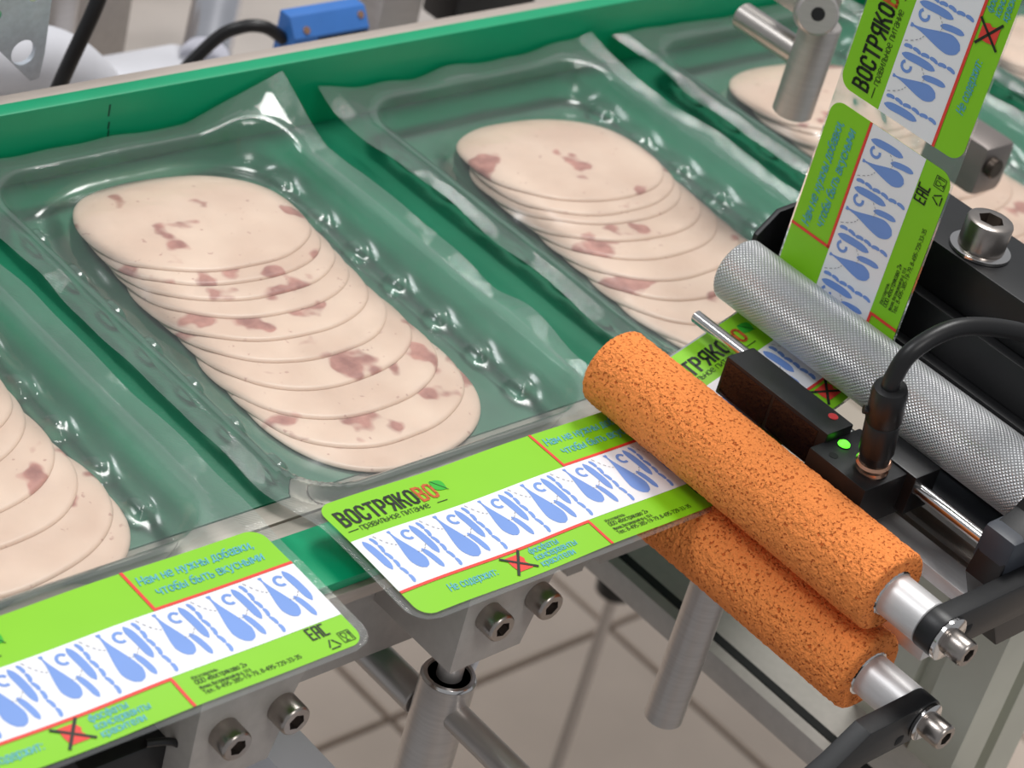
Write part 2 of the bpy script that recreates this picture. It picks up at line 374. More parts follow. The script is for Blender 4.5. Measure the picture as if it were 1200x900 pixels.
LET = {'В': [[(0, 0), (0, 1)], [(0, .96), (.62, .96), (.86, .88), (.9, .75), (.86, .62), (.62, .53), (0, .53)], [(.6, .53), (.9, .44), (.98, .27), (.9, .1), (.62, .04), (0, .04)]],
       'О': [_O], 'С': [[(1, .70), (1, .78), (.84, .92), (.5, .97), (.16, .92), (0, .76), (0, .24), (.16, .08), (.5, .03), (.84, .08), (1, .22), (1, .30)]],
       'Т': [[(-.05, .96), (1.05, .96)], [(.5, .96), (.5, 0)]], 'Н': [[(0, 0), (0, 1)], [(1, 0), (1, 1)], [(0, .5), (1, .5)]], 'И': [[(0, 1), (0, 0), (1, 1), (1, 0)]],
       'Р': [[(0, 0), (0, 1)], [(0, .96), (.65, .96), (.92, .86), (.98, .7), (.92, .54), (.65, .44), (0, .44)]],
       'Я': [[(1, 0), (1, 1)], [(1, .96), (.35, .96), (.08, .86), (.02, .7), (.08, .54), (.35, .44), (1, .44)], [(.52, .44), (0, 0)]],
       'К': [[(0, 0), (0, 1)], [(0, .5), (.3, .55), (.98, 1)], [(.28, .55), (.72, .4), (1.02, 0)]],
       'М': [[(0, 0), (0, 1), (.5, .3), (1, 1), (1, 0)]], 'А': [[(0, 0), (.5, 1), (1, 0)], [(.2, .35), (.8, .35)]],
       'E': [[(1, .96), (0, .96), (0, .04), (1, .04)], [(0, .5), (.85, .5)]], 'A': [[(0, 0), (0, .96), (1, .96), (1, 0)], [(0, .45), (1, .45)]], 'C': [[(1, .96), (0, .96), (0, .04), (1, .04)]],
       '0': [_O], '1': [[(.1, .75), (.5, 1), (.5, 0)]], '2': [[(0, .75), (.2, .95), (.75, .95), (.95, .75), (.9, .5), (0, .03), (1, .03)]],
       '3': [[(0, .9), (.3, .97), (.8, .92), (.9, .75), (.8, .58), (.4, .53)], [(.5, .53), (.9, .42), (.98, .22), (.8, .06), (.3, .03), (0, .1)]], '4': [[(.75, 0), (.75, 1), (0, .3), (1, .3)]],
       '5': [[(.9, .97), (.1, .97), (.05, .55), (.6, .6), (.95, .4), (.9, .12), (.5, .03), (0, .1)]], '7': [[(0, .97), (1, .97), (.35, 0)]],
       '8': [[(.5, .55), (.1, .65), (.1, .9), (.5, .97), (.9, .9), (.9, .65), (.5, .55), (.0, .4), (.0, .12), (.5, .03), (1, .12), (1, .4), (.5, .55)]],
       '9': [[(.1, .03), (.7, .1), (.98, .4), (.98, .8), (.7, .97), (.25, .97), (.02, .8), (.02, .6), (.25, .45), (.8, .45), (.98, .6)]]}
_o = [(.23, .72), (.07, .66), (0, .52), (0, .2), (.07, .06), (.23, 0), (.39, .06), (.46, .2), (.46, .52), (.39, .66), (.23, .72)]
LOW = {'а': (.45, [[(.0, .6), (.1, .7), (.3, .72), (.45, .6), (.45, 0)], [(.45, .42), (.15, .42), (0, .3), (0, .12), (.12, 0), (.3, 0), (.45, .14)]]),
       'б': (.47, [[(.45, 1), (.15, .92), (0, .6), (0, .15), (.12, 0), (.35, 0), (.47, .15), (.47, .45), (.35, .6), (.12, .6), (0, .42)]]),
       'в': (.45, [[(0, 0), (0, .72)], [(0, .72), (.3, .72), (.4, .64), (.4, .46), (.3, .38), (0, .38)], [(.3, .38), (.45, .28), (.45, .1), (.33, 0), (0, 0)]]),
       'г': (.36, [[(0, 0), (0, .72), (.38, .72)]]), 'д': (.52, [[(-.05, -.15), (-.05, 0), (.55, 0), (.55, -.15)], [(.05, 0), (.15, .72), (.45, .72), (.45, 0)]]),
       'е': (.46, [[(0, .38), (.46, .38), (.46, .55), (.33, .72), (.13, .72), (0, .55), (0, .17), (.13, 0), (.35, 0), (.46, .1)]]),
       'ж': (.7, [[(.35, 0), (.35, .72)], [(0, .72), (.35, .36), (0, 0)], [(.7, .72), (.35, .36), (.7, 0)]]),
       'з': (.45, [[(0, .62), (.12, .72), (.32, .72), (.42, .6), (.42, .46), (.3, .38), (.15, .38)], [(.3, .38), (.45, .28), (.45, .12), (.32, 0), (.12, 0), (0, .1)]]),
       'и': (.45, [[(0, .72), (0, 0), (.45, .72), (.45, 0)]]), 'й': (.45, [[(0, .72), (0, 0), (.45, .72), (.45, 0)], [(.12, .95), (.22, .86), (.33, .95)]]),
       'к': (.43, [[(0, 0), (0, .72)], [(.42, .72), (0, .36), (.45, 0)]]), 'л': (.45, [[(0, 0), (.08, .05), (.15, .72), (.45, .72), (.45, 0)]]),
       'м': (.6, [[(0, 0), (0, .72), (.3, .2), (.6, .72), (.6, 0)]]), 'н': (.45, [[(0, 0), (0, .72)], [(.45, 0), (.45, .72)], [(0, .37), (.45, .37)]]),
       'о': (.46, [_o]), 'п': (.45, [[(0, 0), (0, .72), (.45, .72), (.45, 0)]]), 'р': (.46, [[(0, -.25), (0, .72)], [(0, .55), (.13, .72), (.33, .72), (.46, .55), (.46, .17), (.33, 0), (.13, 0), (0, .15)]]),
       'с': (.44, [[(.44, .58), (.32, .72), (.13, .72), (0, .55), (0, .17), (.13, 0), (.32, 0), (.44, .13)]]), 'т': (.46, [[(0, .72), (.46, .72)], [(.23, .72), (.23, 0)]]),
       'у': (.46, [[(0, .72), (.23, .05)], [(.46, .72), (.18, -.2), (.0, -.25)]]), 'ф': (.66, [[(.33, -.25), (.33, 1)], [(p * 1.43, q) for p, q in _o]]),
       'ч': (.45, [[(0, .72), (0, .42), (.12, .3), (.45, .34)], [(.45, .72), (.45, 0)]]), 'ы': (.58, [[(0, .72), (0, 0), (.25, 0), (.36, .1), (.36, .3), (.25, .42), (0, .42)], [(.58, .72), (.58, 0)]]),
       'ь': (.38, [[(0, .72), (0, 0), (.25, 0), (.38, .1), (.38, .3), (.25, .42), (0, .42)]]), 'я': (.45, [[(.45, 0), (.45, .72), (.13, .72), (.03, .62), (.03, .46), (.13, .36), (.45, .36)], [(.2, .36), (0, 0)]]),
       ',': (.1, [[(.06, .06), (.06, -.02), (0, -.16)]]), '.': (.08, [[(.0, .03), (.08, .03)]]), ':': (.1, [[(.0, .05), (.1, .05)], [(.0, .6), (.1, .6)]]), '-': (.3, [[(0, .36), (.3, .36)]]),
       '«': (.4, [[(.2, .6), (0, .36), (.2, .12)], [(.4, .6), (.2, .36), (.4, .12)]]), '»': (.4, [[(0, .6), (.2, .36), (0, .12)], [(.2, .6), (.4, .36), (.2, .12)]])}
def write(o, tx, u, v, h, xs=1.0, sw=.1, italic=0.0, gap=.2, cw=.56):
    """stroke lettering; h = capital height, sw = stroke width as a fraction of h"""
    for ch in tx:
        if ch == ' ': u += .36 * h * xs; continue
        wd, pl = (cw, [[(p * cw, q) for p, q in l] for l in LET[ch]]) if ch in LET else LOW[ch]
        for l in pl:
            P = [(u + (p * xs + q * italic) * h, v + q * h) for p, q in l]
            for a, b in zip(P, P[1:]):
                d = math.hypot(b[0] - a[0], b[1] - a[1]) or 1; e = .32 * sw * h / d
                o.stroke([(a[0] - (b[0] - a[0]) * e, a[1] - (b[1] - a[1]) * e), (b[0] + (b[0] - a[0]) * e, b[1] + (b[1] - a[1]) * e)], sw * h)
        u += (wd + gap) * h * xs
    return o
ART = []
def art(name, material, l2, h): ART.append((name, material, l2, h))
WB, WT = .98, 2.9
art('white_band', 'lwhite', L2().strip(0.0, LU, WB, WT, nv=5), 1)
r = L2().strip(.0, 6.36, WB - .09, WB).add(L2().strip(6.28, 6.37, .0, WB - .09, 1, 4).__dict__ and (lambda q: (q.v, q.f))(L2().strip(6.28, 6.37, .0, WB - .09, 1, 4)))
r.strip(7.2, LU, WT, WT + .09).strip(7.2, 7.29, WT, LV, 1, 4)
art('red_rule', 'lred', r, 2)
art('logo_lettering', 'lblack', write(L2(), 'ВОСТРЯКО', .26, 3.40, .54, 1, .155, 0, .215, .37), 2)
art('logo_lettering', 'lbrown', write(L2(), 'ВО', .26 + 8 * .316, 3.40, .54, 1, .155, 0, .215, .37), 2)
sb = write(L2(), 'правильное питание', .58, 3.14, .21, .98, .085, 0, .17); sb.strip(.18, .5, 3.20, 3.225, 2).strip(3.06, 3.4, 3.20, 3.225, 2)
art('tagline', 'lblack', sb, 2)
lf = [(3.42 + .28 * t + .17 * math.sin(math.pi * t) * sgn - .02, 3.98 - .42 * t + .12 * math.sin(math.pi * t) * sgn) for sgn, ts in ((1, np.linspace(0, 1, 8)), (-1, np.linspace(1, 0, 8)[1:-1])) for t in ts]
art('leaf', 'lleaf', L2().poly(lf), 2)
art('leaf_vein', 'lblack', L2().stroke([(3.42, 3.97), (3.54, 3.78), (3.70, 3.52)], .02), 3)
art('slogan', 'lsky', write(write(L2(), 'Нам не нужны добавки,', 7.42, 3.78, .27, .93, .135, .16), 'чтобы быть вкусными', 7.62, 3.32, .27, .93, .135, .16), 2)
cn_ = write(L2(), 'Не содержит:', 1.22, .42, .24, .86, .13, .16)
for q, tx in enumerate(('фосфаты', 'консерванты', 'красители')): write(cn_, tx, 4.05, .66 - .25 * q, .2, .98, .15, .12)
art('contents_note', 'lsky', cn_, 2)
e = L2().poly([(3.32, .26), (3.78, .26), (3.78, .38), (3.72, .5), (3.78, .62), (3.7, .8), (3.28, .8), (3.28, .5)])
art('red_badge', 'lred', e, 2)
art('black_cross', 'lblack', L2().stroke([(3.12, .84), (3.92, .22)], .075).stroke([(3.2, .16), (3.82, .92)], .075), 3)
mk = L2()
for k, (tx, h) in enumerate((('Изготовитель:', .09), ('ООО «Востряково 2»', .125), ('117403, Россия, Москва, Востряковский пр-д, 10 А', .09), ('Тел.: 8-495-385-19-79, 8-495-729-33-35', .115))):
    write(mk, tx.replace('117403, Россия, ', ''), 6.75, .70 - .165 * k, h * 1.1, .72 if k == 2 else .88, .12)
write(mk, 'EAC', 10.04, .55, .38, .62, .13, 0, .3, .5)
art('fine_print', 'lblack', mk, 2)
ic = L2()
tri = [(10.22, .12), (10.58, .12), (10.40, .44)]
for a, b in ((0, 1), (1, 2), (2, 0)):
    p, q = tri[a], tri[b]; ic.stroke([(p[0] * .9 + q[0] * .1, p[1] * .9 + q[1] * .1), (p[0] * .2 + q[0] * .8, p[1] * .2 + q[1] * .8)], .035)
    ic.poly([(p[0] * .12 + q[0] * .88, p[1] * .12 + q[1] * .88), ((p[0] + q[0] * 2) / 3 - .04 * (q[1] - p[1]) * 2, (p[1] + q[1] * 2) / 3 + .04 * (q[0] - p[0]) * 2), ((p[0] + q[0] * 2) / 3 + .04 * (q[1] - p[1]) * 2, (p[1] + q[1] * 2) / 3 - .04 * (q[0] - p[0]) * 2)])
for a, b in (((10.68, .16), (11.0, .16)), ((11.0, .16), (11.0, .5)), ((11.0, .5), (10.68, .5)), ((10.68, .5), (10.68, .16))): ic.stroke([a, b], .018)
ic.stroke([(10.73, .45), (10.75, .33), (10.80, .29), (10.85, .33), (10.87, .45), (10.73, .45)], .022).stroke([(10.80, .29), (10.80, .2)], .022).stroke([(10.74, .2), (10.86, .2)], .022)
ic.stroke([(10.95, .46), (10.95, .2)], .02).stroke([(10.92, .46), (10.92, .38), (10.98, .38), (10.98, .46)], .014)
art('recycling_marks', 'lblack', ic, 2)
sp = L2(); ds = L2(); PER = 1.86
def pear(u, v0, v1, wd):
    n = 30; L = []; R_ = []
    for i in range(n + 1):
        t = i / n; ww = wd * (.09 + .91 * (math.sin(min(1, max(0, (t - .06)) / .80) * math.pi / 2) ** 1.7)) if t < .80 else wd * math.sqrt(max(0, 1 - ((t - .72) / .28) ** 2))
        if t < .05: ww = wd * .2
        v = v1 + (v0 - v1) * t; L.append((u - ww / 2 + .1 * t, v)); R_.append((u + ww / 2 + .1 * t, v))
    V = [p for q in zip(L, R_) for p in q]; return V, [(2 * i, 2 * i + 1, 2 * i + 3, 2 * i + 2) for i in range(n)]
def saus(u0, v0, u1, v1, wd):
    n = 12; pts = [(u0 + (u1 - u0) * i / n + .03 * math.sin(math.pi * i / n), v0 + (v1 - v0) * i / n) for i in range(n + 1)]
    return pts, (lambda t: wd * (max(.0, 1 - abs(2 * t - 1) ** 5)) + .03)
PER = 1.5
for k in range(9):
    b = -.75 + k * PER; big = k % 2 == 0
    def inside(u): return .03 < u < LU - .03
    if inside(b + .1) and inside(b + .75): sp.add(pear(b + .36, 1.16 if big else 1.36, 2.82, .56 if big else .48))
    if inside(b + .6) and inside(b + .95): sp.stroke([(b + .77 + .135 * math.cos(math.radians(a)), 2.52 + .15 * math.sin(math.radians(a))) for a in np.linspace(30, 300, 14)], .085)
    if inside(b + .6) and inside(b + 1.0): sp.stroke(*saus(b + .76, 1.96, b + .88, 1.2, .14))
    if inside(b + .85) and inside(b + 1.2): sp.stroke(*saus(b + 1.02, 2.78, b + 1.10, 1.66, .19))
    if inside(b + 1.15) and inside(b + 1.5):
        for q in range(6):
            v0 = 2.80 - q * .29; uu = b + 1.25 + .045 * (q % 2) + q * .012
            sp.stroke(*saus(uu, v0, uu + (.05 if q % 2 == 0 else -.03), v0 - .28, .075))
    for (a0, a1) in (((b + 1.38, 2.82), (b + 1.8, 2.3)), ((b + .6, 1.9), (b + 1.0, 2.1))):
        for q in range(5):
            t0, t1 = q / 5, q / 5 + .11
            if inside(a0[0]) and inside(a1[0]): ds.stroke([(a0[0] + (a1[0] - a0[0]) * t, a0[1] + (a1[1] - a0[1]) * t - .1 * math.sin(math.pi * t)) for t in (t0, t1)], .02)
art('sausage_pattern', 'lblue', sp, 2); art('dashed_string', 'lgrey', ds, 3)
HS = .008
def make_label(fmap, parent, label=None):
    """fmap(u, v, h) -> point in world cm"""
    b = L2().strip(0, LU, 0, LV, 90, 16, .42)
    o = mesh_obj('label', [fmap(u, v, 0) for u, v in b.v], b.f, 'lgreen', parent, True)
    ORG[o] = ORG[parent]
    if label: o['label'] = label
    for name, m, l2, h in ART:
        mesh_obj(name, [fmap(u, v, h * HS) for u, v in l2.v], l2.f, m, o, True)
    return o

# ------------------------------------------------------------------ packs
PW = 6.125                                   # half width; pack local x 0 = centre
YF, YB = -6.55, 14.9
def bil(Hh, xs, ys, x, y):
    fx = np.clip((x - xs[0]) / (xs[1] - xs[0]), 0, len(xs) - 1.001); fy = np.clip((y - ys[0]) / (ys[1] - ys[0]), 0, len(ys) - 1.001)
    i = fx.astype(int); j = fy.astype(int); a = fx - i; b = fy - j
    return Hh[i, j] * (1 - a) * (1 - b) + Hh[i + 1, j] * a * (1 - b) + Hh[i, j + 1] * (1 - a) * b + Hh[i + 1, j + 1] * a * b
def blur(A, s):
    k = np.exp(-.5 * (np.arange(-3 * s, 3 * s + 1) / s) ** 2); k /= k.sum(); n = 3 * s
    A = np.pad(A, n, mode='edge')
    A = np.apply_along_axis(lambda r: np.convolve(r, k, 'valid'), 0, A); return np.apply_along_axis(lambda r: np.convolve(r, k, 'valid'), 1, A)
def maxf(A, n):
    for ax in (0, 1):
        B = A.copy()
        for q in range(1, n + 1): B = np.maximum(B, np.maximum(np.roll(A, q, ax), np.roll(A, -q, ax)))
        A = B
    return A
GX = np.linspace(-PW, PW, 124); GY = np.linspace(YF, YB, 216); XX, YY = np.meshgrid(GX, GY, indexing='ij')
def noise2(scale, seed):
    r = np.random.default_rng(seed); a = r.normal(size=XX.shape); b = blur(a, scale); return b / b.std()
FLOOR = -1.13
def sstep(x): x = np.clip(x, 0, 1); return x * x * (3 - 2 * x)
def tray_z(curl, seed):
    cx, cy, hx, hy, rr = 0.0, 6.2, 5.15, 7.85, 1.6
    dx = np.abs(XX - cx) - (hx - rr); dy = np.abs(YY - cy) - (hy - rr)
    d = np.hypot(np.maximum(dx, 0), np.maximum(dy, 0)) + np.minimum(np.maximum(dx, dy), 0) - rr      # <0 inside the well
    z = FLOOR * sstep(-d / .62)
    # ledge and stops along both long sides of the floor
    for sx in (1, -1):
        led = sstep((sx * XX - 4.05) / .12) * sstep((4.75 - sx * XX) / .2) * sstep((-d) / .9)
        pulse = .10 + .30 * (np.abs(((YY - 1.6 + .0) / 1.88) % 1 - .5) < .2)
        z = z + led * blur(pulse, 1) * (YY > .4) * (YY < 12.6)
    z = z + (-.10) * sstep((-YY - 3.2) / 3.3)                                            # front flange droops a little
    cr = np.clip((XX - 2.6) / 3.5, 0, 1) * np.clip((YY - 12.2) / 2.7, 0, 1)
    cl = np.clip((-XX - 3.4) / 2.7, 0, 1) * np.clip((YY - 13) / 1.9, 0, 1)
    z = z + curl[0] * cr ** 1.1 + curl[1] * cl
    fl_ = sstep(d / .4)
    z = z + fl_ * .035 * noise2(7, seed) * (YY > -1.9)
    return z, d
def slice_set(jit, seed, ox=0, oy=0):
    r = np.random.default_rng(seed); dys = [0, .50, .68, .80, .92, 1.0, 1.12, 1.3, 1.25, .75]
    out = []; y = 10.72; n = len(dys)
    for k in range(n):
        y -= dys[k]; t = k / (n - 1)
        out.append([.12 - .15 * t + ox + jit * r.normal() * .07, y + oy + jit * r.normal() * .08, 3.42 + .03 * r.normal(), 2.98 + .04 * r.normal(), math.radians(-8 + 18 * t + jit * 2 * r.normal()), 2.3])
    return out
def build_slices(params, px, pack_txt, seed, group):
    r = np.random.default_rng(seed); Hh = np.full(XX.shape, FLOOR + .02); TH = .085; objs = []
    for k in range(len(params) - 1, -1, -1):
        cx, cy, a, b, th, ex = params[k]
        base = np.maximum(blur(maxf(Hh, 5), 6), blur(maxf(Hh, 1), 1)) if k > len(params) - 3 else blur(maxf(Hh, 7), 6)
        base = base + .004
        NR, NS = 14, 72; V = []; F = []
        wob = [r.normal() * .011 for _ in range(6)]
        def rad(ang):
            c, s = abs(math.cos(ang)), abs(math.sin(ang)); q = ((c / a) ** ex + (s / b) ** ex) ** (-1 / ex)
            return q * (1 + wob[0] * math.cos(2 * ang + wob[1] * 99) + wob[2] * .7 * math.cos(3 * ang + wob[3] * 99) + wob[4] * .25 * math.cos(9 * ang + wob[5] * 99))
        rads = [rad(2 * math.pi * i / NS) for i in range(NS)]
        rings = [(f, 1) for f in np.linspace(0.001, .962, NR)] + [(.982, .86), (.994, .55), (1.0, .2), (1.002, 0.0), (.5, 0), (.001, 0)]
        P = []
        for f, lev in rings:
            for i in range(NS):
                an = 2 * math.pi * i / NS; lx, ly = rads[i] * f * math.cos(an), rads[i] * f * math.sin(an)
                P.append((cx + lx * math.cos(th) - ly * math.sin(th), cy + lx * math.sin(th) + ly * math.cos(th), lev))
        P = np.array(P); zb = bil(base, GX, GY, P[:, 0], P[:, 1]); wl = sstep((np.repeat([f for f, l in rings], NS) - .72) / .28); zl = bil(blur(maxf(Hh, 1), 2), GX, GY, P[:, 0], P[:, 1]) + .004; zl = np.maximum(zl, zb - .10); zb = zb * (1 - wl) + zl * wl; Z = zb + P[:, 2] * TH
        V = np.stack([P[:, 0] + px, P[:, 1], Z], 1)
        nr = len(rings)
        for q in range(nr - 1):
            for i in range(NS):
                j = (i + 1) % NS; F.append((q * NS + i, (q + 1) * NS + i, (q + 1) * NS + j, q * NS + j))
        o = mesh_obj('sausage_slice', V, F, 'meat', None, True)
        pos = ['topmost, nearest the rail,', 'second from the rail', 'third from the rail', 'fourth from the rail', 'fifth from the rail', 'fifth from the front',
               'fourth from the front', 'third from the front', 'second from the front', 'lowest, nearest the front,'][k]
        tag(o, 'sausage slice %s in %s' % (pos, pack_txt), 'sausage slice', group); objs.append(o)
        # update the height field
        ca, sa = math.cos(th), math.sin(th); lx = (XX - cx) * ca + (YY - cy) * sa; ly = -(XX - cx) * sa + (YY - cy) * ca
        ins = (np.abs(lx / a) ** ex + np.abs(ly / b) ** ex) < 1
        rad2 = (np.abs(lx / a) ** ex + np.abs(ly / b) ** ex) ** (1 / ex); wl = sstep((rad2 - .72) / .28)
        Hh = np.where(ins, base * (1 - wl) + np.maximum(blur(maxf(Hh, 1), 2) + .004, base - .10) * wl + TH, Hh)
    return Hh
def grid_faces(mask=None):
    nx, ny = XX.shape; f = []
    for i in range(nx - 1):
        for j in range(ny - 1):
            if mask is None or mask[i, j]: f.append((i * ny + j, (i + 1) * ny + j, (i + 1) * ny + j + 1, i * ny + j + 1))
    return f
def corner(e, r=.7): e = np.clip(e, 0, r); return r - np.sqrt(np.maximum(0, r * r - (r - e) ** 2))
_fr = sstep((-.8 - YY) / 2.2)
_l = -PW + .55 * _fr + corner(YY - YF); _r = PW - .12 * _fr - corner(YY - YF)
XW = np.where(YY < -.8, _l + (XX + PW) / (2 * PW) * (_r - _l), XX)
def make_pack(px, label, short, curl, seed, jit=1.0, labelled=False, ux=0.0, label_text=None, off=(0, 0)):
    t = thing('sausage_pack', (px, 4, -1.19), label, 'food pack', 'sausage packs on the conveyor')
    z, d = tray_z(curl, seed); Zt = z - .02
    V = np.stack([XW + px, YY, Zt], -1).reshape(-1, 3)
    tr = mesh_obj('tray', V, grid_faces(), 'tray', None, True, origin=(px, 4, -1.19)); tr.parent = t; tr.location = (0, 0, 0); ORG[tr] = ORG[t]
    Hh = build_slices(slice_set(jit, seed, *off), px, short, seed, 'sausage slices fanned in the packs')
    zz = z + .015; st_ = np.where(Hh > FLOOR + .05, Hh, -3.0)
    film = np.maximum(blur(np.maximum(zz, maxf(st_, 3)), 3), zz) + .022 + .006 * noise2(3, seed + 5) * (d < -.4)
    keep = (d < .25)
    V = np.stack([XW + px, YY, film], -1).reshape(-1, 3)
    fc = grid_faces(keep); used = sorted({i for f in fc for i in f}); mp = {i: k for k, i in enumerate(used)}
    fo = mesh_obj('top_film', V[used], [tuple(mp[i] for i in f) for f in fc], 'film', None, True, origin=(px, 4, -1.19)); fo.parent = t; fo.location = (0, 0, 0)
    if labelled:
        def fmap(u, v, h):
            y = -6.4 + v; zz = -.10 * float(sstep(np.array((-y - 3.2) / 3.3)))
            return (ux + u, y + .012 * math.sin(u * 1.3), zz + .02 + h + .02 * math.sin(u * .9 + 1.2))
        make_label(fmap, t, label_text)
    return t
make_pack(-3.125, 'clear sausage pack whose printed label runs under the orange rollers', 'the pack fed into the rollers', (1.25, .15), 11, .6, True, -8.45, 'bright green and white printed label with blue sausages')
make_pack(-15.93, 'clear sausage pack cut off at the left edge, nearest, with green label', 'the pack at the left edge', (.8, .2), 23, 1., True, -21.4, 'bright green and white printed label with blue sausages', (.55, -.7))
make_pack(10.72, 'unlabelled clear sausage pack just behind the orange foam rollers', 'the pack behind the rollers', (.35, .1), 37, 1., off=(0, -1.0))
make_pack(24.1, 'blurred clear sausage pack behind the hanging steel rods', 'the pack behind hanging steel rods', (.3, .1), 41, 1., off=(0, -1.1))
make_pack(37.7, 'blurred clear sausage pack at the right edge behind the label strip', 'the pack at the right edge', (.3, .1), 53, 1., off=(0, -1.1))

# ------------------------------------------------------------------ label strip
NX, NZ = 1.85, .16; SX, SZ, WR = 6.6, 3.0, 1.0
_d = math.hypot(SX - NX, SZ - NZ); _e = math.atan2(SZ - NZ, SX - NX) - math.asin(WR / _d); TL = math.sqrt(_d ** 2 - WR ** 2)
LEAN = math.radians(-.6); A0 = _e - math.pi / 2; A1 = -LEAN; WL = (A1 - A0) * WR
def web(s):
    if s < TL: p = (NX + math.cos(_e) * s, NZ + math.sin(_e) * s); n = (-math.sin(_e), math.cos(_e))
    elif s < TL + WL:
        a = A0 + (s - TL) / WR; p = (SX + WR * math.cos(a), SZ + WR * math.sin(a)); n = (-math.cos(a), -math.sin(a))
    else:
        q = s - TL - WL; p = (SX + WR * math.cos(A1) + math.sin(LEAN) * q, SZ + WR * math.sin(A1) + math.cos(LEAN) * q); n = (-math.cos(LEAN), math.sin(LEAN))
    return p, n
WY = -6.2
def webmap(s0):
    def f(u, v, h):
        p, n = web(s0 + u); hh = h + .015; return (p[0] + n[0] * hh, WY + v, p[1] + n[1] * hh)
    return f
ws = thing('label_strip', (6.6, WY + 2, 0), 'printed label strip running over the knurled roller towards the orange rollers', 'label strip')
ss = np.linspace(0.2, 21, 150); V = []
for s_ in ss:
    p, n = web(s_); V += [(p[0], WY - .06, p[1]), (p[0], WY + LV / 2, p[1]), (p[0], WY + LV + .06, p[1])]
mesh_obj('carrier_film', V, [(i * 3 + k, i * 3 + k + 1, i * 3 + k + 4, i * 3 + k + 3) for i in range(len(ss) - 1) for k in range(2)], 'carrier', ws, True)
make_label(webmap(1.15), ws, 'lower label, partly under the sensor and knurled roller')
make_label(webmap(1.15 + LU + .42), ws, 'upper label, cut off at the top edge')

# ------------------------------------------------------------------ orange press rollers
pr = thing('press_roller_unit', (1.85, -7, -2.5), 'pair of orange foam press rollers held by black arms', 'press rollers')
def foam(z0, ya, yb, seed):
    r = np.random.default_rng(seed); NS, NL = 140, 260; R0 = 1.16; V = []; F = []
    nz = r.normal(size=(NS, NL)); 
    k = np.array([.25, .5, .25])
    for ax in (0, 1): nz = sum(w_ * np.roll(nz, q, ax) for w_, q in zip(k, (-1, 0, 1)))
    nz = nz / nz.std() * .008
    ys = np.linspace(ya, yb, NL)
    for j in range(NL):
        e = min(ys[j] - yb if yb < ya else 0, 1); edge = min(abs(ys[j] - ya), abs(ys[j] - yb)); rr = R0 - .10 * max(0, 1 - edge / .12) ** 2
        for i in range(NS):
            a = 2 * math.pi * i / NS; q = rr + nz[i, j]; V.append((1.85 + q * math.cos(a), ys[j], z0 + q * math.sin(a)))
    for j in range(NL - 1):
        for i in range(NS):
            k_ = (i + 1) % NS; F.append((j * NS + i, j * NS + k_, (j + 1) * NS + k_, (j + 1) * NS + i))
    for j, sgn in ((0, 1), (NL - 1, -1)):
        prev = [j * NS + i for i in range(NS)]
        for f in (.9, .75, .6, .5):
            st = len(V)
            for i in range(NS):
                a = 2 * math.pi * i / NS; V.append((1.85 + R0 * f * math.cos(a), ys[j] + r.normal() * .012, z0 + R0 * f * math.sin(a)))
            cur = list(range(st, st + NS))
            for i in range(NS):
                k_ = (i + 1) % NS; q = (prev[i], prev[k_], cur[k_], cur[i]); F.append(q if sgn < 0 else q[::-1])
            prev = cur
        F.append(tuple(prev))
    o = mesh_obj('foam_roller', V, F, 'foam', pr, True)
    G().cyl((1.85, yb + .3, z0), (1.85, yb - (1.25 if z0 > 0 else 1.38), z0), .6, 48).make('core_tube', 'alu', o)
    G().lathe([(0, .66), (.03, .67), (.06, .63)], (1.85, yb + .03, z0), (0, -1, 0)).make('core_ring', 'chrome', o)
    return o
foam(1.24, -1.7, -12.1, 1); foam(-1.24, -4.35, -12.35, 2)
def arm(name, outline, ya, yb, m='black', holes=()): return G().prism([outline] + list(holes), 'xz', ya, yb, .04).make(name, m, pr, True, 18)
up = arm('upper_arm', arc(1.85, 1.24, .62, 250, 90, 14) + [(3.4, 1.82), (5.9, 1.82), (7.8, 3.6), (9.5, 3.9), (9.5, 1.4), (7.6, 1.1), (5.6, .62), (2.4, .62)], -13.9, -13.35)
bolt(up, (1.85, -13.9, 1.24), (0, -1, 0), .36, .62, washer=.62)
G().box(2.55, 2.95, -13.93, -13.5, .95, 1.3, .1).make('slot', 'hole', up)
lo = arm('lower_arm', arc(1.85, -1.24, .6, -90, 90, 14) + [(-.5, -.66), (-1.5, -1.35), (-5, -3.0), (-5, -4.6), (-1.4, -2.5), (-.2, -1.84)], -14.25, -13.7)
bolt(lo, (1.85, -14.25, -1.24), (0, -1, 0), .36, .62, washer=.55)
G().box(.85, 1.2, -14.28, -13.8, -1.72, -1.4, .1).make('slot', 'hole', lo)

# ------------------------------------------------------------------ label dispenser head
dh = thing('label_dispenser', (8, -8, -2), 'black label dispenser head with knurled silver roller and steel guides', 'label dispenser')
kr = G().lathe([(0, .80), (.06, .9), (.14, .965), (11.2, .965), (11.3, .9)], (SX, -1.2, SZ), (0, -1, 0), 96).make('knurled_roller', 'knurl', dh)
kr_c = np.array([SX, -6.3, SZ])                   # put its own origin on the axis so the knurl wraps round it
for v in kr.data.vertices: v.co = Vector(v.co) + Vector(((ORG[dh] - kr_c) * S).tolist())
kr.location = ((kr_c - ORG[dh]) * S).tolist()
RX, RZ = 5.0, 1.98
G().cyl((RX, -1.55, RZ), (RX, -12.7, RZ), .19, 32).make('guide_rod', 'chrome', dh)
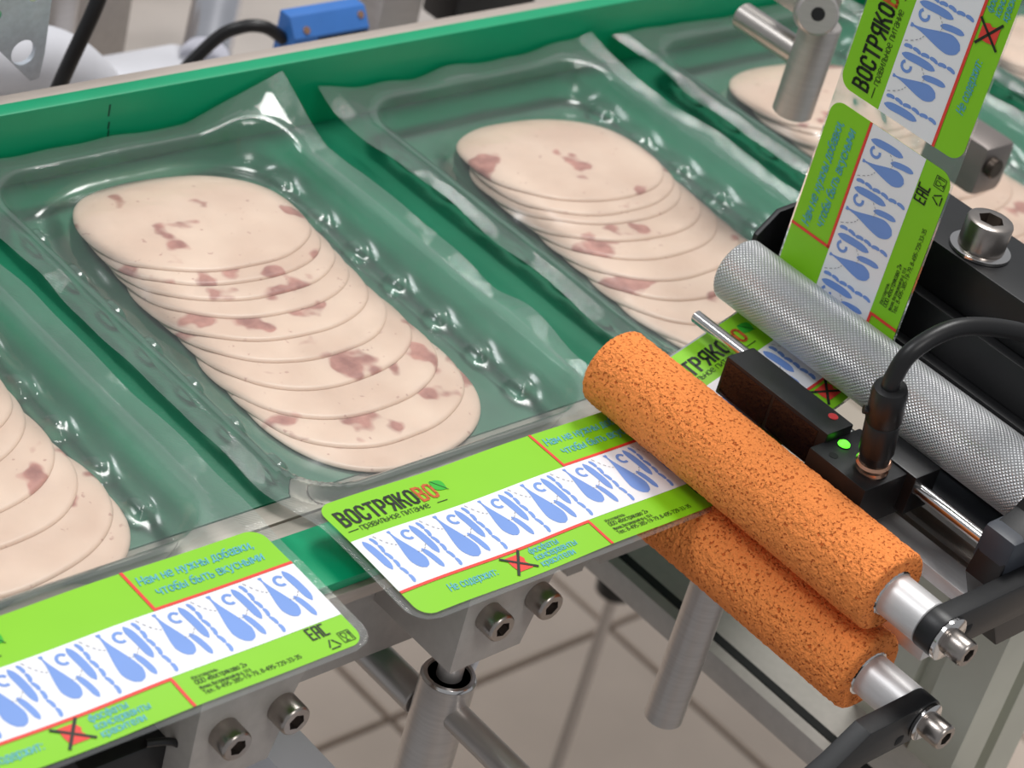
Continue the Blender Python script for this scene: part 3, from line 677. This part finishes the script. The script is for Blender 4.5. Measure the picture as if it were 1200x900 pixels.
# plates under the strip
G().box(4.9, 5.85, -12.6, -6.6, -.1, .3, .03).make('guide_plate', 'alu', dh)
G().prism([[(5.85, -.2), (5.85, .15), (6.0, .15), (6.0, .35), (6.2, .35), (6.2, .2), (6.45, .2), (6.45, .55), (6.7, .6), (6.7, -.2)]], 'xz', -12.6, -6.7).make('stepped_guide', 'steel_y', dh)
G().prism([[(6.7, -.2), (6.7, .35), (8.6, .75), (8.6, -.2)]], 'xz', -12.6, -6.7).make('base_plate', 'grey', dh)
G().box(3.1, 4.9, -12.9, -5.0, -.9, -.4, .04).make('under_plate', 'alu', dh)
# side plates carrying the roller and rod
sp_ = [(4.4, 1.3), (4.7, 2.6), (5.6, 3.0), (6.1, 4.2), (12, 5.0), (12, -1.2), (6, -1.2)]
G().prism([sp_], 'xz', -13.3, -12.4, .05).make('side_plate', 'black', dh)
G().box(4.55, 5.9, -13.35, -12.3, 1.6, 2.75, .18).make('rod_clamp', 'grey', dh)
fp = [(7.2, 2.2), (7.2, 3.9), (7.9, 4.55), (8.5, 4.6), (9.5, 4.6), (9.5, 1.8)]
sf = G().prism([fp], 'xz', -1.17, -1.0, .03).make('far_side_plate', 'black', dh)
# black body behind the strip
G().box(8.95, 11.6, -16, -3.6, 4.6, 6.0, .06).make('body', 'black', dh)
G().box(8.55, 12.1, -16, -1.3, 1.6, 4.58, .06).make('body_block', 'black', dh)
G().box(8.1, 8.53, -16, -1.6, .9, 3.3, .05).make('strip_backing', 'black', dh)
bolt(dh, (9.9, -6.35, 6.0), (0, 0, 1), .66, .86, washer=.86)

# ------------------------------------------------------------------ label sensor
sn = thing('label_sensor', (4.2, -6.5, 1.3), 'black fork sensor with green light and cable on the thin steel rod', 'sensor')
G().box(3.55, 4.62, -7.75, -3.98, 1.42, 2.62, .05).make('upper_fork', 'black', sn)
G().box(3.535, 3.56, -5.75, -4.08, 1.5, 2.52, .01).make('sensor_window', 'gloss', sn)
G().box(3.535, 3.56, -7.45, -5.85, 1.5, 2.52, .01).make('sensor_window', 'gloss', sn)
hs = G().box(3.0, 5.05, -9.7, -7.7, 1.0, 2.35, .06).make('housing', 'black', sn)
G().box(4.7, 5.75, -10.0, -8.2, 1.2, 2.42, .06).make('rod_clamp', 'black', sn)
G().lathe([(0, .14), (.015, .14), (.03, .12)], (4.32, -7.25, 2.62), (0, 0, 1), 24).make('red_lens', 'redled', sn)
G().lathe([(0, .19), (.02, .19), (.03, .15)], (3.98, -8.05, 2.35), (0, 0, 1), 24).make('led_rim', 'hole', sn)
G().lathe([(.02, .17), (.06, .16), (.11, .1)], (3.98, -8.05, 2.35), (0, 0, 1), 24).make('green_led', 'led', sn)
G().lathe([(0, .13), (.01, .13)], (3.35, -8.25, 2.35), (0, 0, 1), 24).make('screw_hole', 'hole', sn)
CX, CY = 3.92, -9.12; CT = (-.22, 0, .97)
cn = G().lathe([(0, .40), (.3, .42), (.34, .46), (1.3, .46), (1.36, .43), (1.42, .47), (2.35, .47), (2.5, .42), (2.55, .3)], (CX - .08, CY, 2.72), CT, 40).make('connector', 'rubber', sn)
G().lathe([(0, .36), (.06, .44), (.16, .40), (.2, .46), (.3, .47), (.38, .42)], (CX, CY, 2.35), CT, 40).make('coupling_ring', 'gold', sn)
G().lathe([(0, .12), (.12, .11)], (CX - .80, CY + .28, 4.3), (-.8, .6, 0), 20).make('key_bump', 'rubber', cn)
G().tube([(CX - .62, CY, 5.0), (CX - .68, CY, 5.5), (CX - .35, CY - .05, 6.25), (CX + .9, CY - .25, 6.72), (CX + 2.5, CY - .8, 6.6), (CX + 3.6, CY - 1.6, 6.35), (CX + 6.5, CY - 4.5, 5.8)], .24, 20).make('cable', 'rubber', sn)

# ------------------------------------------------------------------ stand below the dispenser
st = thing('machine_stand', (9, -8, FZ), 'pale metal stand of the labelling machine below the rollers', 'stand')
def profile(cx, cy, h):                       # slotted extrusion outline
    a = h; g = .35; o = []
    for k in range(4):
        c_, s_ = [(1, 0), (0, 1), (-1, 0), (0, -1)][k]
        for p, q in ((a, -g), (a - .45, -g), (a - .45, g), (a, g)):
            o.append((cx + p * c_ - q * s_, cy + p * s_ + q * c_))
        o.append((cx + a * c_ - a * s_, cy + a * s_ + a * c_))
    return o
G().prism([profile(12.6, -9.6, 1.9)], 'xy', FZ, -2.0).make('column', 'column', st)
cb = G().box(8.15, 11.6, -30, 12, -10.9, -10, .08).make('cross_beam', 'plate', st)
G().box(8.62, 8.98, -30, 12, -10.2, -9.97, 0).make('beam_slot', 'hole', cb)
G().cyl((3.7, -5.85, -9.1), (3.7, -5.85, -.92), .58, 40).make('post', 'steel', st)

# ------------------------------------------------------------------ things standing around
gr = thing('guide_rod_clamp', (16, 5, 2.5), 'steel rods joined by a clamp hanging above the blurred pack', 'rod clamp')
G().cyl((16, 5.15, 2.75), (16, 5.15, 6.0), .66, 40).make('vertical_rod', 'steel', gr)
G().cyl((16.1, 8.3, 4.6), (16.1, 5.0, 4.6), .46, 36).make('horizontal_rod', 'steel_y', gr)
ck = G().lathe([(0, .62), (.05, .68), (.9, .68), (1, .6)], (15.9, 5.5, 6.2), (-.66, -.62, .35), 32).make('clamp', 'steel', gr)
G().lathe([(0, .22), (.05, .22)], (15.25, 4.885, 6.55), (-.66, -.62, .35), 24).make('clamp_hole', 'hole', ck)
G().box(15.3, 16.9, 5.2, 7.2, 6.0, 7.6, .3).make('clamp_body', 'steel', gr)
bk = thing('stop_bracket', (22.4, 1.9, 1), 'blurred dark steel bracket beside the label strip', 'bracket')
G().box(21.6, 23.2, 1.1, 3.6, .7, 2.6, .3).make('block', 'darksteel', bk)
G().cyl((22.0, 1.1, 1.9), (22.0, .8, 1.9), .35, 24).make('clamp_screw', 'boltdark', bk)

pl = thing('perforated_plate', (-3.2, 18, -3), 'grey steel plate with round holes standing above the rail', 'plate')
ol = [(-12, 8), (-3.75, 8), (-3.72, 1.2), (-3.80, .35), (-4.1, .3), (-5.4, 1.6), (-7.0, 2.2), (-12, 2.2)]
pp = G().prism([ol, circ(-4.48, 1.33, .42), circ(-4.35, 3.2, .2), circ(-5.6, 2.72, .2)], 'xz', 18, 18.18, .01).make('steel_plate', 'bluesteel', pl)
for x, z in ((-4.35, 3.2), (-5.6, 2.72)): G().lathe([(0, .2), (.08, .2)], (x, 18.1, z), (0, -1, 0), 20).make('rivet', 'chrome', pp)
G().cyl((-3.4, 19.5, 3.05), (-1.6, 20.0, 3.1), .42, 28).make('black_knob', 'rubber', pl)
cb1 = tag(G().tube([(2.0, 21.5, 6), (.6, 21.4, 2.2), (.2, 21.0, .9), (-.6, 21, -1.4), (-.8, 21.2, -2.6)], .26, 16).make('black_cable', 'rubber'), 'thick black cable hanging beside the perforated plate', 'cable')

ps = thing('photo_sensor', (11.2, 23, -3), 'blurred blue box sensor behind the green rail', 'sensor')
G().prism([[(22.8, -5.2), (22.8, -3.1), (23.3, -2.45), (23.9, -2.45), (23.9, -5.2)]], 'yz', 10.4, 13.9, .06).make('housing', 'blue', ps)
G().box(11.5, 13.8, 22.74, 22.9, -3.55, -3.2, .03).make('sensor_window', 'hole', ps)
G().lathe([(0, .16), (.05, .14)], (11.0, 22.95, -2.9), (0, -.8, .6), 16).make('screw', 'gold', ps)
G().lathe([(0, .16), (.05, .14)], (13.6, 23.1, -2.72), (0, -.8, .6), 16).make('screw', 'gold', ps)
G().tube([(10.4, 23.4, -3.4), (9.6, 23.6, -2.9), (8.8, 24, -3.0), (8.0, 24.5, -3.8), (6.0, 25, -6.5)], .24).make('cable', 'rubber', ps)

md = thing('machine_bed', (20, 50, FZ), 'blurred pale steel machine bed behind the conveyor', 'machine')
G().box(-40, 90, 17.2, 60, -14, -12, .3).make('deck', 'deck', md)
G().box(-14, 3.0, 26, 40, -12, -6.8, 1.2).make('cover', 'deck', md)
G().tube([(-8, 25, -2.4), (-2, 25.5, -3.4), (2.5, 26, -4.6), (6, 27, -8)], 1.3, 24).make('curved_pipe', 'white', md)
G().cyl((7.0, 33, -12), (7.0, 33, 8), 1.1, 32).make('tie_rod', 'steel', md)
G().box(6.5, 13, 27, 32, -12, -8.2, .8).make('motor_cover', 'white', md)
G().box(9.5, 13.5, 36, 40, -12, -4, .8).make('gear_cover', 'plate', md)
G().cyl((12.5, 30, -8), (16, 34, -7), 1.0, 24).make('spindle', 'pipe', md)
G().box(15, 30, 42, 60, -12, -7, 1).make('side_cover', 'deck', md)
p1 = tag(G().box(18.0, 20.2, 26.6, 28.4, -12, 6, .2).make('steel_post', 'steel'), 'blurred grey steel post behind the rail beside the blue sensor', 'post')
p2 = thing('black_clamp', (23, 27, -8), 'blurred black clamp behind the rail right of the grey post', 'clamp')
G().box(21.5, 26.0, 26, 28, -6.2, 0, .2).make('clamp_block', 'rubber', p2)
G().cyl((23.5, 27, -12), (23.5, 27, -6), .8, 20).make('clamp_stem', 'rubber', p2)

kn = thing('floor_foot', (41.9, 24, FZ), 'blurred black levelling foot under the conveyor', 'foot')
G().lathe([(0, .8), (.2, 1.1), (.9, 1.15), (1.3, .9), (1.4, .6)], (41.9, 24, -42.3), (0, 0, 1), 32).make('foot_pad', 'rubber', kn)
G().lathe([(0, .6), (.7, .6)], (42.3, 23.8, -41), (.4, -.6, .3), 24).make('foot_knob', 'rubber', kn)
G().cyl((41.9, 24, FZ), (41.9, 24, -42.6), .35, 20).make('foot_stem', 'steel', kn)
